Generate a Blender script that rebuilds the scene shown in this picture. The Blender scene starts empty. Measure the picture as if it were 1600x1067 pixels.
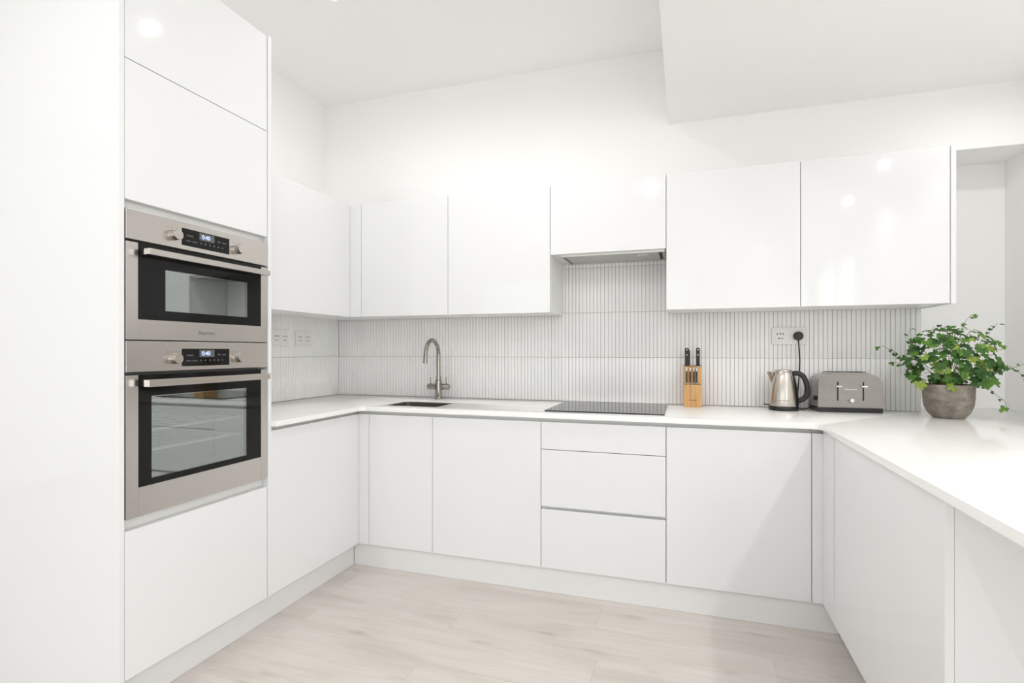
import bpy, bmesh, math, random
from mathutils import Vector, Matrix
random.seed(7)
S = bpy.context.scene
COL = S.collection
PI = math.pi

# ------------------------------------------------------------------ camera
cam = bpy.data.cameras.new('camera')
camo = bpy.data.objects.new('camera', cam); COL.objects.link(camo)
camo.location = (2.4198, -3.3028, 1.2413)
camo.rotation_euler = (PI/2, 0, 0.3155)
cam.sensor_width = 36.0
cam.lens = 825.32*36/1600
cam.shift_y = 14.35/1600
cam.clip_start = 0.02
S.camera = camo

# ------------------------------------------------------------------ world, daylight, exposure
W = bpy.data.worlds.new('daylight_sky'); S.world = W; W.use_nodes = True
bg = W.node_tree.nodes['Background']
bg.inputs['Color'].default_value = (0.93, 0.96, 1.0, 1)
bg.inputs['Strength'].default_value = 0.2

def area_light(name, loc, rot, sx, sy, power, color=(1, 1, 1)):
    l = bpy.data.lights.new(name, 'AREA'); l.shape = 'RECTANGLE'
    l.size = sx; l.size_y = sy; l.energy = power; l.color = color
    o = bpy.data.objects.new(name, l); COL.objects.link(o)
    o.location = loc; o.rotation_euler = rot
    return o
# added lamps standing in for daylight, outside two unseen added windows (behind the camera)
area_light('added_daylight_front', (0.2, -7.25, 1.45), (-PI/2, 0, PI), 4.6, 2.3, 56, (0.95, 0.98, 1.0))
area_light('added_daylight_side', (4.42, -5.15, 1.35), (0, PI/2, 0), 2.1, 2.9, 82, (0.95, 0.98, 1.0))
DOWN_W = 6.4
DOWN_K = 6.4
DOWN_D = 2.6
DOWN_R = 7.6
DOWN_L = 3
DOWN_E = 1.3
S.cycles.max_bounces = 16; S.cycles.diffuse_bounces = 7; S.cycles.glossy_bounces = 6; S.cycles.transparent_max_bounces = 12
vs = S.view_settings
vs.view_transform = 'Standard'; vs.look = 'None'; vs.gamma = 1.0; vs.use_curve_mapping = False
vs.exposure = 0.08

# ------------------------------------------------------------------ materials
def new_mat(name):
    m = bpy.data.materials.new(name); m.use_nodes = True
    return m, m.node_tree.nodes, m.node_tree.links, m.node_tree.nodes['Principled BSDF']
def mat(name, color, rough=0.5, metal=0.0, ior=1.45, emit=None, es=1.0, coat=0.0, var=0.0, vscale=6.0, bump=0.0, bscale=60.0):
    m, N, L, b = new_mat(name)
    b.inputs['Base Color'].default_value = (*color, 1)
    b.inputs['Roughness'].default_value = rough
    b.inputs['Metallic'].default_value = metal
    b.inputs['IOR'].default_value = ior
    b.inputs['Coat Weight'].default_value = coat
    if emit:
        b.inputs['Emission Color'].default_value = (*emit, 1); b.inputs['Emission Strength'].default_value = es
    if var or bump:
        tc = N.new('ShaderNodeTexCoord')
    if var:
        nz = N.new('ShaderNodeTexNoise'); nz.inputs['Scale'].default_value = vscale; nz.inputs['Detail'].default_value = 3
        mx = N.new('ShaderNodeMix'); mx.data_type = 'RGBA'
        mx.inputs['A'].default_value = (*[c*(1-var) for c in color], 1); mx.inputs['B'].default_value = (*[min(1, c*(1+var)) for c in color], 1)
        L.new(tc.outputs['Object'], nz.inputs['Vector']); L.new(nz.outputs['Fac'], mx.inputs['Factor']); L.new(mx.outputs['Result'], b.inputs['Base Color'])
    if bump:
        nb = N.new('ShaderNodeTexNoise'); nb.inputs['Scale'].default_value = bscale
        bp = N.new('ShaderNodeBump'); bp.inputs['Strength'].default_value = bump; bp.inputs['Distance'].default_value = 0.002
        L.new(tc.outputs['Object'], nb.inputs['Vector']); L.new(nb.outputs['Fac'], bp.inputs['Height']); L.new(bp.outputs['Normal'], b.inputs['Normal'])
    return m

def brushed(name, color, rough, scale):
    m, N, L, b = new_mat(name)
    b.inputs['Metallic'].default_value = 1.0
    tc = N.new('ShaderNodeTexCoord'); mp = N.new('ShaderNodeMapping'); mp.inputs['Scale'].default_value = scale
    nz = N.new('ShaderNodeTexNoise'); nz.inputs['Scale'].default_value = 8; nz.inputs['Detail'].default_value = 4
    L.new(tc.outputs['Object'], mp.inputs['Vector']); L.new(mp.outputs['Vector'], nz.inputs['Vector'])
    mx = N.new('ShaderNodeMix'); mx.data_type = 'RGBA'
    mx.inputs['A'].default_value = (*[c*0.985 for c in color], 1); mx.inputs['B'].default_value = (*[min(1, c*1.015) for c in color], 1)
    L.new(nz.outputs['Fac'], mx.inputs['Factor']); L.new(mx.outputs['Result'], b.inputs['Base Color'])
    mr = N.new('ShaderNodeMapRange'); mr.inputs['To Min'].default_value = rough*0.95; mr.inputs['To Max'].default_value = rough*1.06
    L.new(nz.outputs['Fac'], mr.inputs['Value']); L.new(mr.outputs['Result'], b.inputs['Roughness'])
    return m

def wood_floor():
    m, N, L, b = new_mat('pale_oak_plank')
    tc = N.new('ShaderNodeTexCoord'); oi = N.new('ShaderNodeObjectInfo')
    add = N.new('ShaderNodeVectorMath'); add.operation = 'MULTIPLY_ADD'
    cmb = N.new('ShaderNodeCombineXYZ')
    sc = N.new('ShaderNodeMath'); sc.operation = 'MULTIPLY'; sc.inputs[1].default_value = 37.0
    L.new(oi.outputs['Random'], sc.inputs[0]); L.new(sc.outputs[0], cmb.inputs['X']); L.new(sc.outputs[0], cmb.inputs['Y'])
    add.inputs[1].default_value = (1, 1, 1)
    L.new(tc.outputs['Object'], add.inputs[0]); L.new(cmb.outputs[0], add.inputs[2])
    def tex(scale, s, det, dist=0.0):
        mp = N.new('ShaderNodeMapping'); mp.inputs['Scale'].default_value = scale
        nz = N.new('ShaderNodeTexNoise'); nz.inputs['Scale'].default_value = s; nz.inputs['Detail'].default_value = det; nz.inputs['Distortion'].default_value = dist
        L.new(add.outputs[0], mp.inputs['Vector']); L.new(mp.outputs['Vector'], nz.inputs['Vector']); return nz
    big = tex((0.9, 4.5, 1), 2.0, 3, 0.4); fine = tex((1.6, 34, 1), 2.2, 6, 0.6); knot = tex((2.2, 8, 1), 1.6, 1, 0.2)
    r1 = N.new('ShaderNodeValToRGB'); L.new(big.outputs['Fac'], r1.inputs['Fac'])
    e = r1.color_ramp.elements
    e[0].position = 0.3; e[0].color = (0.60, 0.55, 0.515, 1); e[1].position = 0.72; e[1].color = (0.70, 0.655, 0.62, 1)
    mid = r1.color_ramp.elements.new(0.5); mid.color = (0.66, 0.608, 0.57, 1)
    r2 = N.new('ShaderNodeValToRGB'); L.new(fine.outputs['Fac'], r2.inputs['Fac'])
    e = r2.color_ramp.elements; e[0].position = 0.25; e[0].color = (0.84, 0.82, 0.80, 1); e[1].position = 0.6; e[1].color = (1, 1, 1, 1)
    mx = N.new('ShaderNodeMix'); mx.data_type = 'RGBA'; mx.blend_type = 'MULTIPLY'; mx.inputs['Factor'].default_value = 0.6
    L.new(r1.outputs['Color'], mx.inputs['A']); L.new(r2.outputs['Color'], mx.inputs['B'])
    r3 = N.new('ShaderNodeValToRGB'); L.new(knot.outputs['Fac'], r3.inputs['Fac'])
    e = r3.color_ramp.elements; e[0].position = 0.22; e[0].color = (0.78, 0.75, 0.72, 1); e[1].position = 0.34; e[1].color = (1, 1, 1, 1)
    m2 = N.new('ShaderNodeMix'); m2.data_type = 'RGBA'; m2.blend_type = 'MULTIPLY'; m2.inputs['Factor'].default_value = 0.8
    L.new(mx.outputs['Result'], m2.inputs['A']); L.new(r3.outputs['Color'], m2.inputs['B'])
    hv = N.new('ShaderNodeHueSaturation'); mr = N.new('ShaderNodeMapRange'); mr.inputs['To Min'].default_value = 0.965; mr.inputs['To Max'].default_value = 1.03
    L.new(oi.outputs['Random'], mr.inputs['Value']); L.new(mr.outputs['Result'], hv.inputs['Value'])
    L.new(m2.outputs['Result'], hv.inputs['Color']); L.new(hv.outputs['Color'], b.inputs['Base Color'])
    b.inputs['Roughness'].default_value = 0.42
    return m

def wood_block():
    m, N, L, b = new_mat('oiled_beech')
    tc = N.new('ShaderNodeTexCoord'); mp = N.new('ShaderNodeMapping'); mp.inputs['Scale'].default_value = (60, 30, 3)
    nz = N.new('ShaderNodeTexNoise'); nz.inputs['Scale'].default_value = 1.0; nz.inputs['Detail'].default_value = 4; nz.inputs['Distortion'].default_value = 0.5
    L.new(tc.outputs['Object'], mp.inputs['Vector']); L.new(mp.outputs['Vector'], nz.inputs['Vector'])
    r = N.new('ShaderNodeValToRGB'); L.new(nz.outputs['Fac'], r.inputs['Fac'])
    e = r.color_ramp.elements; e[0].position = 0.3; e[0].color = (0.52, 0.27, 0.095, 1); e[1].position = 0.7; e[1].color = (0.72, 0.44, 0.19, 1)
    L.new(r.outputs['Color'], b.inputs['Base Color']); b.inputs['Roughness'].default_value = 0.45
    return m

def stone_pot():
    m, N, L, b = new_mat('weathered_stoneware')
    tc = N.new('ShaderNodeTexCoord')
    n1 = N.new('ShaderNodeTexNoise'); n1.inputs['Scale'].default_value = 14; n1.inputs['Detail'].default_value = 6; n1.inputs['Distortion'].default_value = 1.0
    mp = N.new('ShaderNodeMapping'); mp.inputs['Scale'].default_value = (22, 22, 45)
    n2 = N.new('ShaderNodeTexNoise'); n2.inputs['Scale'].default_value = 1.2; n2.inputs['Detail'].default_value = 5
    L.new(tc.outputs['Object'], n1.inputs['Vector']); L.new(tc.outputs['Object'], mp.inputs['Vector']); L.new(mp.outputs['Vector'], n2.inputs['Vector'])
    r = N.new('ShaderNodeValToRGB'); L.new(n1.outputs['Fac'], r.inputs['Fac'])
    e = r.color_ramp.elements; e[0].position = 0.3; e[0].color = (0.17, 0.145, 0.12, 1); e[1].position = 0.72; e[1].color = (0.34, 0.31, 0.26, 1)
    k = r.color_ramp.elements.new(0.5); k.color = (0.25, 0.22, 0.185, 1)
    r2 = N.new('ShaderNodeValToRGB'); L.new(n2.outputs['Fac'], r2.inputs['Fac'])
    e = r2.color_ramp.elements; e[0].position = 0.35; e[0].color = (0.72, 0.72, 0.72, 1); e[1].position = 0.65; e[1].color = (1.15, 1.15, 1.15, 1)
    mx = N.new('ShaderNodeMix'); mx.data_type = 'RGBA'; mx.blend_type = 'MULTIPLY'; mx.inputs['Factor'].default_value = 0.8
    L.new(r.outputs['Color'], mx.inputs['A']); L.new(r2.outputs['Color'], mx.inputs['B']); L.new(mx.outputs['Result'], b.inputs['Base Color'])
    bp = N.new('ShaderNodeBump'); bp.inputs['Strength'].default_value = 0.5; bp.inputs['Distance'].default_value = 0.002
    L.new(n2.outputs['Fac'], bp.inputs['Height']); L.new(bp.outputs['Normal'], b.inputs['Normal'])
    b.inputs['Roughness'].default_value = 0.75
    return m

def leaf_mat(name, c0, c1):
    m, N, L, b = new_mat(name)
    oi = N.new('ShaderNodeObjectInfo'); mx = N.new('ShaderNodeMix'); mx.data_type = 'RGBA'
    mx.inputs['A'].default_value = (*c0, 1); mx.inputs['B'].default_value = (*c1, 1)
    L.new(oi.outputs['Random'], mx.inputs['Factor']); L.new(mx.outputs['Result'], b.inputs['Base Color'])
    b.inputs['Roughness'].default_value = 0.5
    tr = N.new('ShaderNodeBsdfTranslucent'); L.new(mx.outputs['Result'], tr.inputs['Color'])
    ms = N.new('ShaderNodeMixShader'); ms.inputs[0].default_value = 0.3
    out = [n for n in N if n.type == 'OUTPUT_MATERIAL'][0]
    L.new(b.outputs[0], ms.inputs[1]); L.new(tr.outputs[0], ms.inputs[2]); L.new(ms.outputs[0], out.inputs['Surface'])
    return m

def coated_pane(name, refl, tint, rough=0.015):
    m = bpy.data.materials.new(name); m.use_nodes = True
    N, L = m.node_tree.nodes, m.node_tree.links; N.clear()
    out = N.new('ShaderNodeOutputMaterial'); ms = N.new('ShaderNodeMixShader'); ms.inputs[0].default_value = refl
    t = N.new('ShaderNodeBsdfTransparent'); t.inputs['Color'].default_value = (*tint, 1)
    g = N.new('ShaderNodeBsdfGlossy'); g.inputs['Roughness'].default_value = rough; g.inputs['Color'].default_value = (0.9, 0.95, 0.93, 1)
    L.new(t.outputs[0], ms.inputs[1]); L.new(g.outputs[0], ms.inputs[2]); L.new(ms.outputs[0], out.inputs['Surface'])
    return m

M = dict(
    wall=mat('white_wall_paint', (0.92, 0.917, 0.910), 0.65, var=0.008, vscale=2, bump=0.05, bscale=220),
    ceil=mat('white_ceiling_paint', (0.92, 0.917, 0.910), 0.8, var=0.006, vscale=2),
    gloss=mat('white_gloss_lacquer', (0.815, 0.818, 0.822), 0.05, ior=1.45, var=0.004, vscale=3),
    carcass=mat('white_melamine', (0.88, 0.875, 0.86), 0.35, var=0.01),
    channel=mat('white_handle_rail', (0.80, 0.80, 0.785), 0.35, var=0.01),
    plinth=mat('white_satin_plinth', (0.80, 0.80, 0.795), 0.3, var=0.012),
    quartz=mat('white_quartz', (0.905, 0.895, 0.88), 0.13, var=0.012, vscale=90),
    tile=mat('white_glazed_tile', (0.885, 0.88, 0.872), 0.25, var=0.02, vscale=5),
    grout=mat('grey_grout', (0.58, 0.57, 0.55), 0.9, var=0.05, vscale=40),
    steel=brushed('brushed_steel', (0.58, 0.545, 0.515), 0.25, (2, 2, 400)),
    steel_h=brushed('brushed_steel_horizontal', (0.58, 0.545, 0.51), 0.25, (60, 1, 400)),
    steel_t=brushed('toaster_steel', (0.33, 0.312, 0.29), 0.12, (1, 300, 300)),
    steel_v=brushed('brushed_steel_turned', (0.60, 0.55, 0.50), 0.22, (50, 50, 1)),
    hoodsteel=brushed('hood_grey_steel', (0.52, 0.52, 0.49), 0.4, (2, 50, 50)),
    sinksteel=brushed('dull_sink_steel', (0.34, 0.30, 0.265), 0.3, (40, 2, 2)),
    chrome=mat('polished_chrome', (0.80, 0.78, 0.75), 0.06, 1.0, var=0.02),
    nickel=mat('brushed_nickel', (0.36, 0.335, 0.295), 0.13, 1.0, var=0.03),
    blackglass=mat('black_oven_glass', (0.010, 0.010, 0.010), 0.03, ior=1.28, var=0.1),
    hobglass=mat('black_ceramic_glass', (0.022, 0.022, 0.023), 0.05, ior=1.33, var=0.1),
    pane=coated_pane('coated_oven_window', 0.29, (0.75, 0.78, 0.76)),
    added_winpane=coated_pane('added_window_glass', 0.05, (0.98, 0.99, 0.985)),
    cavity=mat('grey_oven_enamel', (0.12, 0.125, 0.12), 0.35, var=0.2, vscale=30),
    rack=mat('chromed_wire', (0.88, 0.87, 0.80), 0.35, 0.3, var=0.02),
    black=mat('black_plastic', (0.016, 0.016, 0.016), 0.32, var=0.1),
    rubber=mat('black_rubber', (0.02, 0.02, 0.02), 0.55, var=0.1),
    white=mat('white_plastic', (0.80, 0.795, 0.78), 0.25, var=0.01),
    slot=mat('dark_slot', (0.03, 0.03, 0.03), 0.7, var=0.1),
    print_grey=mat('grey_print', (0.16, 0.16, 0.16), 0.6, var=0.05),
    print_dim=mat('dim_panel_print', (0.10, 0.10, 0.10), 0.6, var=0.05),
    print_brown=mat('burnt_print', (0.20, 0.085, 0.02), 0.7, var=0.05),
    print_light=mat('light_print', (0.72, 0.70, 0.68), 0.4, var=0.05),
    screen=mat('grey_display', (0.09, 0.095, 0.09), 0.2, var=0.05, emit=(0.3, 0.32, 0.32), es=0.1),
    digits=mat('blue_digits', (0.3, 0.4, 0.8), 0.4, var=0.02, emit=(0.42, 0.52, 1.0), es=1.5),
    floor=wood_floor(), beech=wood_block(), pot=stone_pot(),
    soil=mat('dark_soil', (0.035, 0.022, 0.014), 0.95, var=0.4, vscale=80, bump=0.6, bscale=90),
    leafA=leaf_mat('leaf_deep_green', (0.028, 0.095, 0.018), (0.062, 0.165, 0.025)),
    leafB=leaf_mat('leaf_mid_green', (0.075, 0.20, 0.03), (0.13, 0.28, 0.035)),
    leafC=leaf_mat('leaf_lime', (0.22, 0.37, 0.05), (0.33, 0.43, 0.06)),
    stem=mat('green_stem', (0.16, 0.17, 0.05), 0.6, var=0.2, vscale=30),
    lampface=mat('lit_lamp_face', (1, 1, 1), 0.5, var=0.01, emit=(1.0, 0.98, 0.95), es=28),
    frame=mat('white_added_window_frame', (0.8, 0.8, 0.8), 0.4, var=0.01),
    underfloor=mat('grey_underlay', (0.35, 0.32, 0.29), 0.9, var=0.1),
)

# ------------------------------------------------------------------ mesh helpers
def finish(name, bm, m, parent=None, smooth=False, angle=0.6):
    me = bpy.data.meshes.new(name)
    bmesh.ops.recalc_face_normals(bm, faces=bm.faces[:])
    bm.to_mesh(me); bm.free()
    me.materials.append(M[m] if isinstance(m, str) else m)
    o = bpy.data.objects.new(name, me); COL.objects.link(o)
    if smooth:
        for p in me.polygons: p.use_smooth = True
        me.set_sharp_from_angle(angle=angle)
    if parent:
        o.parent = parent
        o.matrix_parent_inverse = pinv(parent)
    return o
def pinv(p):
    # parents are only ever placed with location and rotation_euler
    mw = Matrix.LocRotScale(p.location, p.rotation_euler, p.scale)
    q = p.parent
    return mw.inverted() if q is None else Matrix.Identity(4)
def add_box(bm, x0, y0, z0, x1, y1, z1, bev=0.0, seg=2):
    x0, x1 = min(x0, x1), max(x0, x1); y0, y1 = min(y0, y1), max(y0, y1); z0, z1 = min(z0, z1), max(z0, z1)
    r = bmesh.ops.create_cube(bm, size=1.0)
    vs_ = r['verts']
    for v in vs_:
        v.co = Vector((x0+(v.co.x+.5)*(x1-x0), y0+(v.co.y+.5)*(y1-y0), z0+(v.co.z+.5)*(z1-z0)))
    if bev > 0:
        ed = list({e for v in vs_ for e in v.link_edges})
        bmesh.ops.bevel(bm, geom=ed, offset=bev, segments=seg, profile=0.5, affect='EDGES')
def box(name, m, x0, y0, z0, x1, y1, z1, parent=None, bev=0.0, seg=2):
    bm = bmesh.new(); add_box(bm, x0, y0, z0, x1, y1, z1, bev, seg)
    return finish(name, bm, m, parent)
def boxes(name, m, lst, parent=None, bev=0.0):
    bm = bmesh.new()
    for b in lst: add_box(bm, *b, bev)
    return finish(name, bm, m, parent)
def add_lathe(bm, prof, c=(0, 0, 0), n=40, axis='Z', cap=True):
    rings = []
    for r, h in prof:
        ring = []
        for i in range(n):
            a = 2*PI*i/n
            p = (r*math.cos(a), r*math.sin(a), h)
            if axis == 'X': p = (h, r*math.cos(a), r*math.sin(a))
            if axis == 'Y': p = (r*math.cos(a), h, r*math.sin(a))
            ring.append(bm.verts.new((c[0]+p[0], c[1]+p[1], c[2]+p[2])))
        rings.append(ring)
    for a, b in zip(rings, rings[1:]):
        for i in range(n):
            bm.faces.new((a[i], a[(i+1) % n], b[(i+1) % n], b[i]))
    if cap:
        bm.faces.new(rings[0]); bm.faces.new(rings[-1])
def lathe(name, m, prof, c=(0, 0, 0), parent=None, n=40, axis='Z', cap=True):
    bm = bmesh.new(); add_lathe(bm, prof, c, n, axis, cap)
    return finish(name, bm, m, parent, smooth=True, angle=0.7)
def add_tube(bm, pts, rad, n=10, cap=True, squash=None):
    pts = [Vector(p) for p in pts]
    rads = rad if isinstance(rad, (list, tuple)) else [rad]*len(pts)
    prev = None; rings = []
    for i, p in enumerate(pts):
        t = (pts[min(i+1, len(pts)-1)]-pts[max(i-1, 0)]).normalized()
        if prev is None:
            u = t.cross(Vector((0, 0, 1)))
            if u.length < 1e-3: u = t.cross(Vector((0, 1, 0)))
            u.normalize()
        else:
            u = (prev-t*prev.dot(t)).normalized()
        prev = u; w = t.cross(u)
        sq = squash or (1, 1)
        rings.append([bm.verts.new(p+u*math.cos(2*PI*k/n)*rads[i]*sq[0]+w*math.sin(2*PI*k/n)*rads[i]*sq[1]) for k in range(n)])
    for a, b in zip(rings, rings[1:]):
        for i in range(n): bm.faces.new((a[i], a[(i+1) % n], b[(i+1) % n], b[i]))
    if cap: bm.faces.new(rings[0]); bm.faces.new(rings[-1])
def tube(name, m, pts, rad, parent=None, n=10, squash=None):
    bm = bmesh.new(); add_tube(bm, pts, rad, n, True, squash)
    return finish(name, bm, m, parent, smooth=True, angle=0.9)
def smooth_path(pts, k=6):
    P = [Vector(p) for p in pts]; out = []
    for i in range(len(P)-1):
        p0, p1, p2, p3 = P[max(i-1, 0)], P[i], P[i+1], P[min(i+2, len(P)-1)]
        for j in range(k):
            t = j/k
            out.append(0.5*((2*p1)+(p2-p0)*t+(2*p0-5*p1+4*p2-p3)*t*t+(3*p1-p0-3*p2+p3)*t**3))
    out.append(P[-1]); return out
def round_poly(pts, radii, seg=8):
    out = []; n = len(pts)
    for i, p in enumerate(pts):
        r = radii[i]
        p = Vector(p); a = Vector(pts[i-1]); b = Vector(pts[(i+1) % n])
        if r <= 0: out.append(p); continue
        da = (a-p).normalized(); db = (b-p).normalized()
        ang = da.angle(db); d = r/math.tan(ang/2)
        s = p+da*d; e = p+db*d; ctr = p+(da+db).normalized()*(r/math.sin(ang/2))
        v0 = s-ctr; v1 = e-ctr
        for k in range(seg+1):
            t = k/seg; v = v0.lerp(v1, t).normalized()*r
            out.append(ctr+v)
    return out
def add_prism(bm, poly, axis, h0, h1):
    # poly: 2d points in the plane across the axis
    def pt(p, h):
        if axis == 'Z': return (p[0], p[1], h)
        if axis == 'Y': return (p[0], h, p[1])
        return (h, p[0], p[1])
    a = [bm.verts.new(pt(p, h0)) for p in poly]; b = [bm.verts.new(pt(p, h1)) for p in poly]
    n = len(poly)
    bm.faces.new(a); bm.faces.new(b[::-1])
    for i in range(n): bm.faces.new((a[i], a[(i+1) % n], b[(i+1) % n], b[i]))
def prism(name, m, poly, axis, h0, h1, parent=None, bev=0.0):
    bm = bmesh.new(); add_prism(bm, poly, axis, h0, h1)
    if bev:
        big = [e for e in bm.edges if e.calc_face_angle(0) > 0.9]
        bmesh.ops.bevel(bm, geom=big, offset=bev, segments=2, profile=0.5, affect='EDGES')
    return finish(name, bm, m, parent, smooth=True, angle=0.4)
def text_mesh(name, body, size, m, mw, parent=None, extrude=0.0003):
    cu = bpy.data.curves.new(name, 'FONT'); cu.body = body; cu.size = size; cu.align_x = 'CENTER'; cu.align_y = 'CENTER'; cu.extrude = extrude
    t = bpy.data.objects.new(name, cu); COL.objects.link(t)
    bpy.context.view_layer.update()
    me = bpy.data.meshes.new_from_object(t.evaluated_get(bpy.context.evaluated_depsgraph_get()))
    bpy.data.objects.remove(t); bpy.data.curves.remove(cu)
    me.transform(mw); me.name = name; me.materials.clear(); me.materials.append(M[m])
    o = bpy.data.objects.new(name, me); COL.objects.link(o)
    if parent: o.parent = parent; o.matrix_parent_inverse = pinv(parent)
    return o
def tag(o, label=None, cat=None, group=None, kind=None):
    if label: o['label'] = label
    if cat: o['category'] = cat
    if group: o['group'] = group
    if kind: o['kind'] = kind
    return o
def thing(name, loc, label, cat, group=None, rz=0.0):
    o = bpy.data.objects.new(name, None); COL.objects.link(o)
    o.location = loc; o.rotation_euler = (0, 0, rz); o.empty_display_size = 0.05
    return tag(o, label, cat, group)
def sub(o, parent):
    # make o (built in world space, unparented) a sub-part of parent
    o.parent = parent
    return o
def child(o, parent):
    o.parent = parent; o.matrix_parent_inverse = pinv(parent); return o

# ------------------------------------------------------------------ solved dimensions
XT, YB, XR = 0.638, -0.684, 2.996          # door planes: left run, back run, peninsula
ZP, ZDT = 0.1327, 0.8774                   # door bottom / top
ZW, ZWB = 0.922, 0.898                     # worktop top / underside
YU, XUL = -0.342, 0.335                    # wall unit door planes
ZUB, ZUT, ZHB = 1.464, 2.192, 1.795
ZC, ZCL, XDROP = 3.054, 2.600, 2.327
XWL = -0.1156                              # left wall above the tiles
XRW = 4.095                                # right wall
YREC = 0.30
DT = 0.019                                 # door thickness
G = 0.0015

# ------------------------------------------------------------------ the setting
def struct(o): o['kind'] = 'structure'; return o
wb = struct(boxes('wall_back', 'wall', [
    (XWL-0.2, 0.008, 0, 3.60, 0.20, ZC+0.1),
    (3.60, 0.008, 2.278, XRW, 0.20, ZC+0.1),
    (3.52, 0.20, 0, 3.60, YREC, 2.36), (3.52, YREC, 0, XRW+0.2, YREC+0.12, 2.36), (3.60, 0.2, 2.278, XRW, YREC, 2.36)]))
wl = struct(boxes('wall_left', 'wall', [
    (XWL-0.15, -2.03, 0, XWL, 0.008, ZC+0.1),
    (XWL, -2.02, 0, -0.008, 0.008, 1.475)]))
ry0, ry1, rz0, rz1 = -6.6, -3.7, 0.30, 2.40
wr = struct(boxes('wall_right', 'wall', [(XRW, -7.1, 0, XRW+0.15, ry0, ZC+0.1), (XRW, ry1, 0, XRW+0.15, YREC, ZC+0.1), (XRW, ry0, 0, XRW+0.15, ry1, rz0), (XRW, ry0, rz1, XRW+0.15, ry1, ZC+0.1)]))
struct(boxes('wall_partition', 'wall', [(-3.25, -2.03, 0, XWL-0.15, -1.90, ZC+0.1)]))
# front wall, opened like the right one for unseen windows added for light
wx0, wx1, wz0, wz1 = -2.1, 2.5, 0.30, 2.60
struct(boxes('wall_front', 'wall', [(-3.25, -7.1, 0, wx0, -6.95, ZC+0.1), (wx1, -7.1, 0, XRW, -6.95, ZC+0.1),
                                    (wx0, -7.1, 0, wx1, -6.95, wz0), (wx0, -7.1, wz1, wx1, -6.95, ZC+0.1)]))
struct(box('wall_side', 'wall', -3.40, -7.1, 0, -3.25, -1.90, ZC+0.1))
def window(name, along, a0, a1, pos, wz0, wz1):
    f = 0.06; n = 4 if along == 'X' else 3
    w = bpy.data.objects.new(name, None); COL.objects.link(w); w['kind'] = 'structure'
    bars = [(a0, wz0, a1, wz0+f), (a0, wz1-f, a1, wz1)]
    for i in range(n+1):
        c = a0+(a1-a0)*i/n; bars.append((max(a0, c-f/2), wz0, min(a1, c+f/2), wz1))
    if along == 'X': L_ = [(b[0], pos-.03, b[1], b[2], pos+.03, b[3]) for b in bars]
    else: L_ = [(pos-.03, b[0], b[1], pos+.03, b[2], b[3]) for b in bars]
    boxes('added_window_frame', 'frame', L_, w)
    for i in range(n):
        c0 = a0+(a1-a0)*i/n+f/2; c1 = a0+(a1-a0)*(i+1)/n-f/2
        if along == 'X': box('pane', 'added_winpane', c0, pos-.004, wz0+f, c1, pos+.004, wz1-f, w)
        else: box('pane', 'added_winpane', pos-.004, c0, wz0+f, pos+.004, c1, wz1-f, w)
window('added_window_1', 'X', wx0, wx1, -7.02, wz0, wz1)  # both windows are unseen, added to let light into the room
window('added_window_2', 'Y', ry0, ry1, XRW+0.08, rz0, rz1)
struct(box('ceiling', 'ceil', -3.4, -7.1, ZC, XDROP+0.05, 0.2, ZC+0.12))
struct(box('ceiling', 'ceil', XDROP, -7.1, ZCL, XRW+0.15, 0.2, ZC+0.12))

# floor with planks
flo = struct(box('floor', 'underfloor', -3.4, -7.1, -0.06, XRW+0.2, YREC+0.1, -0.012))
PWID = 0.2345
plank_joint = {0: 2.04, 1: 1.416, 2: 2.085, 3: 1.416}
row = 0
y1 = -0.712+3*PWID
rows = []
k = -3
while y1 > -7.0:
    rows.append((k, y1-PWID, y1)); y1 -= PWID; k += 1
for k, ya, yb in rows:
    base = plank_joint.get(k, 1.2+((k*0.47) % 1.0)*1.3)
    PL = 1.34
    xs = base-PL*5
    while xs < XRW:
        a, b = max(xs, -3.2 if yb < -1.8 else -0.1), min(xs+PL, XRW-0.01)
        if b-a > 0.03 and not (ya > -0.55 and True):
            bm = bmesh.new(); add_box(bm, a+.0002, ya+.0002, -0.012, b-.0002, yb-.0002, 0.0, 0.0004, 1)
            finish('plank', bm, 'floor', flo)
        xs += PL

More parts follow.
